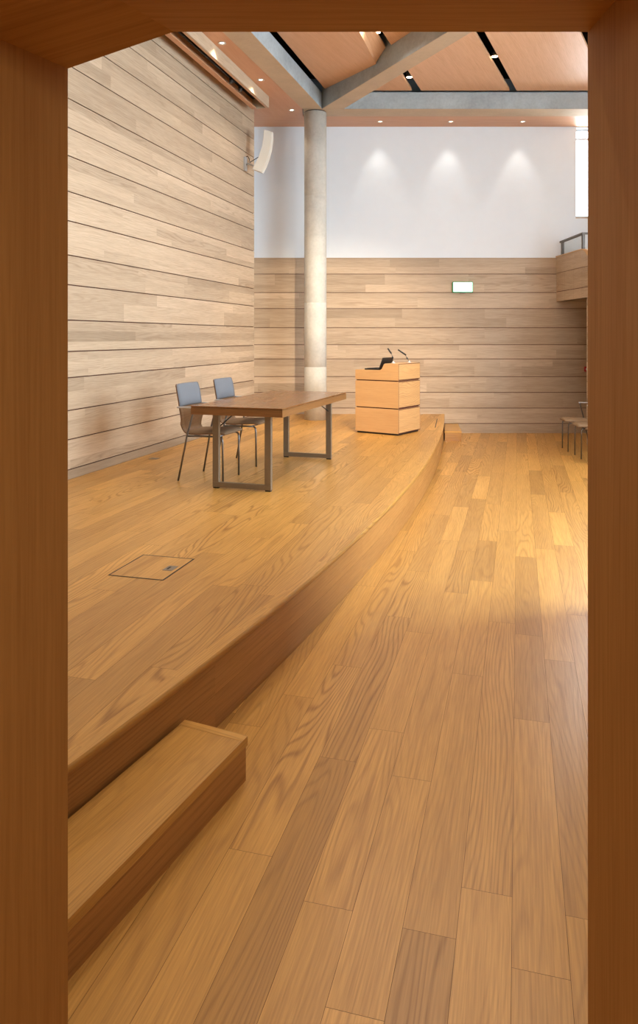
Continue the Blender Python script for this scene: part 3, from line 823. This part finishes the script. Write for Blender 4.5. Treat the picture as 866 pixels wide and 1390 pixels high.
def Lw(x, y, z): p = Rz @ Vector((x, y, 0)); return (cR.x+p.x, cR.y+p.y, STZ+z)
# laptop lying in the low part
lp = thing('laptop', 'black open laptop in the sunken part of the lectern top', 'laptop', Lw(-.44, .19, .903), -th)
m = MB(); m.box((-.13, -.15, 0), (.10, .15, .02)); m.build('base', M['dark'], lp, bevel=.003)
m = MB(); m.box((-.10, -.135, .0201), (.05, .135, .023)); m.build('keyboard', M['black'], lp)
m = MB(); m.prism([(.10, -.15, .01), (.115, -.15, .01), (.115, .15, .01), (.10, .15, .01)], [(.165, -.15, .175), (.18, -.15, .175), (.18, .15, .175), (.165, .15, .175)])
s = m.build('screen', M['dark'], lp, bevel=.002)
# microphones
def mic(base, pts, cap, label):
    t = thing('gooseneck_microphone', label, 'microphone', base, 0, 'microphones on the lectern')
    b = Vector(base)
    loc = [tuple(Vector(p)-b) for p in pts]; cp = [tuple(Vector(p)-b) for p in cap]
    m = MB(); m.lathe([(.03, 0), (.03, .006), (.012, .012), (.009, .03)], seg=18); m.build('base', M['alu'], t)
    m = MB(); m.tube(loc, .0045, 8); m.build('gooseneck', M['chrome'], t)
    m = MB(); m.tube(cp, .012, 12, r2=.010); m.build('capsule', M['dark'], t)
    mid = [tuple(Vector(loc[1])+(Vector(loc[2])-Vector(loc[1]))*f) for f in (.0, .8)]
    m = MB(); m.tube(mid, .009, 8); m.build('joint', M['dark'], t)
b1 = Lw(-.20, .22, .998); b2 = Lw(-.12, .55, .998)
def on(b, du, dv): k = b[1]/1000; return (b[0]+du*k, b[1]-.10*abs(du)*k, b[2]-dv*k)
mic(b1, [on(b1, 0, -1), on(b1, -.8, -6), on(b1, -1.6, -10), on(b1, -3.2, -13.5)], [on(b1, -2.8, -13), on(b1, -7.6, -20)], 'left gooseneck microphone on the lectern, nearer the laptop')
mic(b2, [on(b2, 0, -1), on(b2, -2.0, -4.5), on(b2, -4, -7.5), on(b2, -5.2, -11)], [on(b2, -4.6, -10.2), on(b2, -15.5, -17.5)], 'right gooseneck microphone leaning low over the back lectern edge')

# ------------------------------------------------------------------ table
ta = R(18); tx = thing('conference_table', 'brown oak table with steel sled frames standing on the stage', 'table', (-.317, 6.385, STZ), -ta)
# local +y along the table, -x towards the chairs
TW, TLn, TH = .885, 2.02, .75
m = MB(); m.box((-TW, 0, TH-.012), (0, TLn, TH), grain=(0, 1, 0), off=1)
m.build('tabletop', M['table'], tx, bevel=.001)
m = MB(); m.box((-TW+.004, .004, TH-.015), (-.004, TLn-.004, TH-.0121)); m.build('shadow_line', M['seam'], tx)
m = MB()
m.poly([(-TW, 0), (0, 0), (-.03, .03), (-TW+.03, .03)], TH-.077, TH-.0151, grain=(1, 0, 0), off=2)
m.poly([(0, 0), (0, TLn), (-.03, TLn-.03), (-.03, .03)], TH-.077, TH-.0151, grain=(0, 1, 0), off=4, tint=.1)
m.poly([(0, TLn), (-TW, TLn), (-TW+.03, TLn-.03), (-.03, TLn-.03)], TH-.077, TH-.0151, grain=(1, 0, 0), off=6)
m.poly([(-TW, TLn), (-TW, 0), (-TW+.03, .03), (-TW+.03, TLn-.03)], TH-.077, TH-.0151, grain=(0, 1, 0), off=7)
m.box((-TW+.03, .03, TH-.05), (-.03, TLn-.03, TH-.016), grain=(0, 1, 0))
m.build('edge_frame', M['table_edge'], tx, merge=False)
for y, s in ((.11, 1), (TLn-.10, -1)):
    fr = MB(); xl, xr = -.683, -.174
    fr.box((xl-.03, y-.02, .012), (xr+.03, y+.02, .058)); 
    f = fr.build('sled_bar', M['bronze'], tx, bevel=.002)
    for x in (xl, xr):
        m = MB(); m.box((x-.03, y-.02, .0585), (x+.03, y+.02, TH-.078)); m.build('leg', M['bronze'], tx, bevel=.002)
        m = MB(); m.box((x-.026, y-.016, 0), (x+.026, y+.016, .0118)); m.build('foot', M['dark'], f)
        d = .13 if x == xl else -.13
        m = MB(); m.tube([(x, y+.022*s, .54), (x+d, y+.21*s, TH-.052)], .0055, 8); m.build('brace', M['dark'], tx)

# ------------------------------------------------------------------ chairs
def make_chair():
    t = thing('conference_chair', '', 'chair')
    # bent plywood shell: profile (fwd, z, halfwidth)
    pf = [(.245, .445, .205), (.20, .452, .215), (.10, .447, .22), (0, .440, .22), (-.10, .437, .215), (-.16, .440, .205), (-.195, .455, .19), (-.215, .485, .192), (-.222, .53, .212), (-.228, .58, .224), (-.236, .64, .228), (-.25, .72, .23), (-.268, .82, .23), (-.285, .905, .226), (-.287, .915, .215)]
    m = MB(); th_ = .011; ring = []
    for i, (x, z, w) in enumerate(pf):
        a = pf[max(i-1, 0)]; b = pf[min(i+1, len(pf)-1)]; d = Vector((b[0]-a[0], 0, b[1]-a[1])).normalized(); nn = Vector((-d.z, 0, d.x))*th_*-1
        row = []
        for k in range(7):
            yy = -w+2*w*k/6; bow = .018*((yy/w)**2) if z > .55 else 0
            row.append((Vector((x+bow, yy, z)), Vector((x+bow, yy, z))-nn*-1))
        ring.append(row)
    for i in range(len(ring)-1):
        for k in range(6):
            a, b, c, d = ring[i][k], ring[i][k+1], ring[i+1][k+1], ring[i+1][k]
            m.face([a[0], b[0], c[0], d[0]][::-1], smooth=True, grain=(0, 1, 0)); m.face([a[1], b[1], c[1], d[1]], smooth=True, grain=(0, 1, 0))
        for k in (0, 6):
            a, d = ring[i][k], ring[i+1][k]; m.face([a[0], d[0], d[1], a[1]], tint=.4)
    for i in (0, -1):
        for k in range(6): a, b = ring[i][k], ring[i][k+1]; m.face([a[0], b[0], b[1], a[1]], tint=.4)
    m.build('shell', M['ply'], t)
    # pads
    def pad(name, rows, mat, thk, lab=None):
        m = MB(); K = 8; top = []; bot = []
        for (p, w, nn) in rows:
            tr_, br = [], []
            for k in range(K+1):
                q = -1+2*k/K; e = (1-abs(q)**6)**.5 if abs(q) < 1 else 0
                bow = .018*q*q if name == 'back_pad' else 0
                base = Vector((p[0]+bow, q*w, p[1])); tr_.append(base+Vector(nn)*(thk*p[2]*(.35+.65*e))); br.append(base+Vector(nn)*.002)
            top.append(tr_); bot.append(br)
        for i in range(len(rows)-1):
            for k in range(K):
                m.face([top[i][k], top[i+1][k], top[i+1][k+1], top[i][k+1]], smooth=True)
                m.face([bot[i][k], bot[i][k+1], bot[i+1][k+1], bot[i+1][k]])
            for k in (0, K): m.face([top[i][k], bot[i][k], bot[i+1][k], top[i+1][k]], smooth=True)
        for i in (0, -1):
            for k in range(K): m.face([top[i][k], top[i][k+1], bot[i][k+1], bot[i][k]], smooth=True)
        o = m.build(name, mat, t)
        bm = bmesh.new(); bm.from_mesh(o.data); bmesh.ops.recalc_face_normals(bm, faces=bm.faces); bm.to_mesh(o.data); bm.free()
        if lab: o['label'] = lab
    up = (0, 0, 1); fw = (.98, 0, .18)
    pad('seat_pad', [((.255, .446, .5), .19, up), ((.235, .450, .85), .208, up), ((.19, .452, 1), .215, up), ((.05, .444, 1), .22, up), ((-.09, .439, 1), .215, up), ((-.14, .441, .9), .205, up), ((-.165, .446, .4), .19, up)], M['seatf'], .036, 'taupe fabric seat pad')
    pad('back_pad', [((-.240, .700, .35), .222, fw), ((-.242, .712, .9), .226, fw), ((-.254, .78, 1), .229, fw), ((-.270, .86, 1), .228, fw), ((-.281, .905, .9), .222, fw), ((-.285, .918, .35), .212, fw)], M['grey'], .026, 'blue grey fabric back pad')
    for s_ in (-1, 1):
        m = MB(); m.tube([(.215, .182*s_, 0), (.212, .187*s_, .38), (.206, .19*s_, .412), (.185, .192*s_, .425)], .0095, 10); m.build('leg', M['chrome'], t)
        m = MB(); m.tube([(-.215, .265*s_, 0), (-.13, .250*s_, .425), (-.062, .243*s_, .672), (-.068, .242*s_, .69)], .0095, 10); m.build('leg', M['chrome'], t)
        m = MB(); m.tube([(.186, .192*s_, .426), (.0, .21*s_, .426), (-.13, .248*s_, .426)], .009, 8); m.build('side_rail', M['chrome'], t)
        m = MB(); m.box((-.235, .242*s_-.016, .69), (-.045, .242*s_+.016, .706), grain=(1, 0, 0)); m.build('armrest', M['alu'], t, bevel=.004)
    m = MB(); m.tube([(.16, -.19, .424), (.16, .19, .424)], .008, 8); m.tube([(-.08, -.23, .424), (-.08, .23, .424)], .008, 8); m.build('cross_rail', M['chrome'], t)
    return t
ch = make_chair()
CH = [((-1.058, 7.22, STZ), R(-18), 'grey-backed tubular chair on the stage at the near end of the table', 'chairs at the table'),
      ((-.812, 8.03, STZ), R(-18), 'grey-backed tubular chair on the stage behind the table, nearer the column', 'chairs at the table'),
      ((3.94, 11.13, 0), R(174.3), 'farthest chair of the row against the right wall, both armrests visible', 'chairs along the right wall'),
      ((3.905, 10.48, 0), R(174.3), 'second chair of the right wall row, half hidden by the door jamb', 'chairs along the right wall'),
      ((3.87, 9.85, 0), R(174.3), 'nearest chair of the right wall row, only a front leg showing', 'chairs along the right wall')]
for k, (l, r, lab, g) in enumerate(CH):
    o = ch if k == 0 else copy_tree(ch)
    o.location = l; o.rotation_euler = (0, 0, r); o['label'] = lab; o['group'] = g; o['category'] = 'chair'

# ------------------------------------------------------------------ light
W = bpy.data.worlds.new('world'); S.world = W; W.use_nodes = True
bg = W.node_tree.nodes['Background']; bg.inputs[0].default_value = (.86, .94, 1.0, 1); bg.inputs[1].default_value = 7.0
def area_light(name, loc, rot, sx_, sy_, power, color):
    l = bpy.data.lights.new(name, 'AREA'); l.shape = 'RECTANGLE'; l.size = sx_; l.size_y = sy_; l.energy = power; l.color = color
    o = bpy.data.objects.new(name, l); COL.objects.link(o); o.location = loc; o.rotation_euler = rot; return o
for k, (y0, y1) in enumerate(WINS):
    area_light('window_daylight', (OX+.40, (y0+y1)/2, (WZB+WZT)/2), (0, R(90), 0), WZT-WZB, y1-y0, 640, (.66, .83, 1))
area_light('window_daylight', ((WX0+WX1)/2, BACK+.40, (WZ0+WZ1)/2), (R(-90), 0, 0), 1.3, 1.5, 90, (.84, .92, 1))
# stage spot hung in the black slot, aimed at column and lectern
lamp_spot((1.5, 4.1, 5.66), 2450, R(34), .8, (1, .83, .62), (.25, 12.6, .9), .05, 'stage_spot')
# the hall's general lighting, high in the room
for yy in (3.0, 5.2, 7.4, 9.4):
    for f0, f1 in ((SA0, SA1), (SB0, SB1), (SC0, SC1)):
        xx = (f0(yy)+f1(yy))/2
        if f0 is SC0 and yy < 3.5: xx = .9
        if f0 is SC0 and yy > 9: continue
        lamp_spot((xx, yy, 5.735), (115 if yy > 9 else 76) if yy > 5 else 64, R(150), 1.0, (1, .93, .82), (xx, yy, 0), .07, 'slot_lamp')
area_light('lobby_lamp', (0, -.6, 2.66), (0, 0, 0), .8, .8, 24, (1, .94, .86))

# ------------------------------------------------------------------ camera
cam = bpy.data.cameras.new('camera'); co = bpy.data.objects.new('camera', cam); COL.objects.link(co)
co.location = (0, 0, EYE); co.rotation_euler = (R(90), 0, 0)
cam.sensor_fit = 'AUTO'; cam.sensor_width = 36; cam.lens = 1000/1390*36
cam.shift_y = -(695-457)/1390; cam.clip_start = .05
S.camera = co
S.view_settings.view_transform = 'Standard'; S.view_settings.look = 'None'; S.view_settings.gamma = 1
S.view_settings.use_curve_mapping = False; S.view_settings.exposure = 0.06
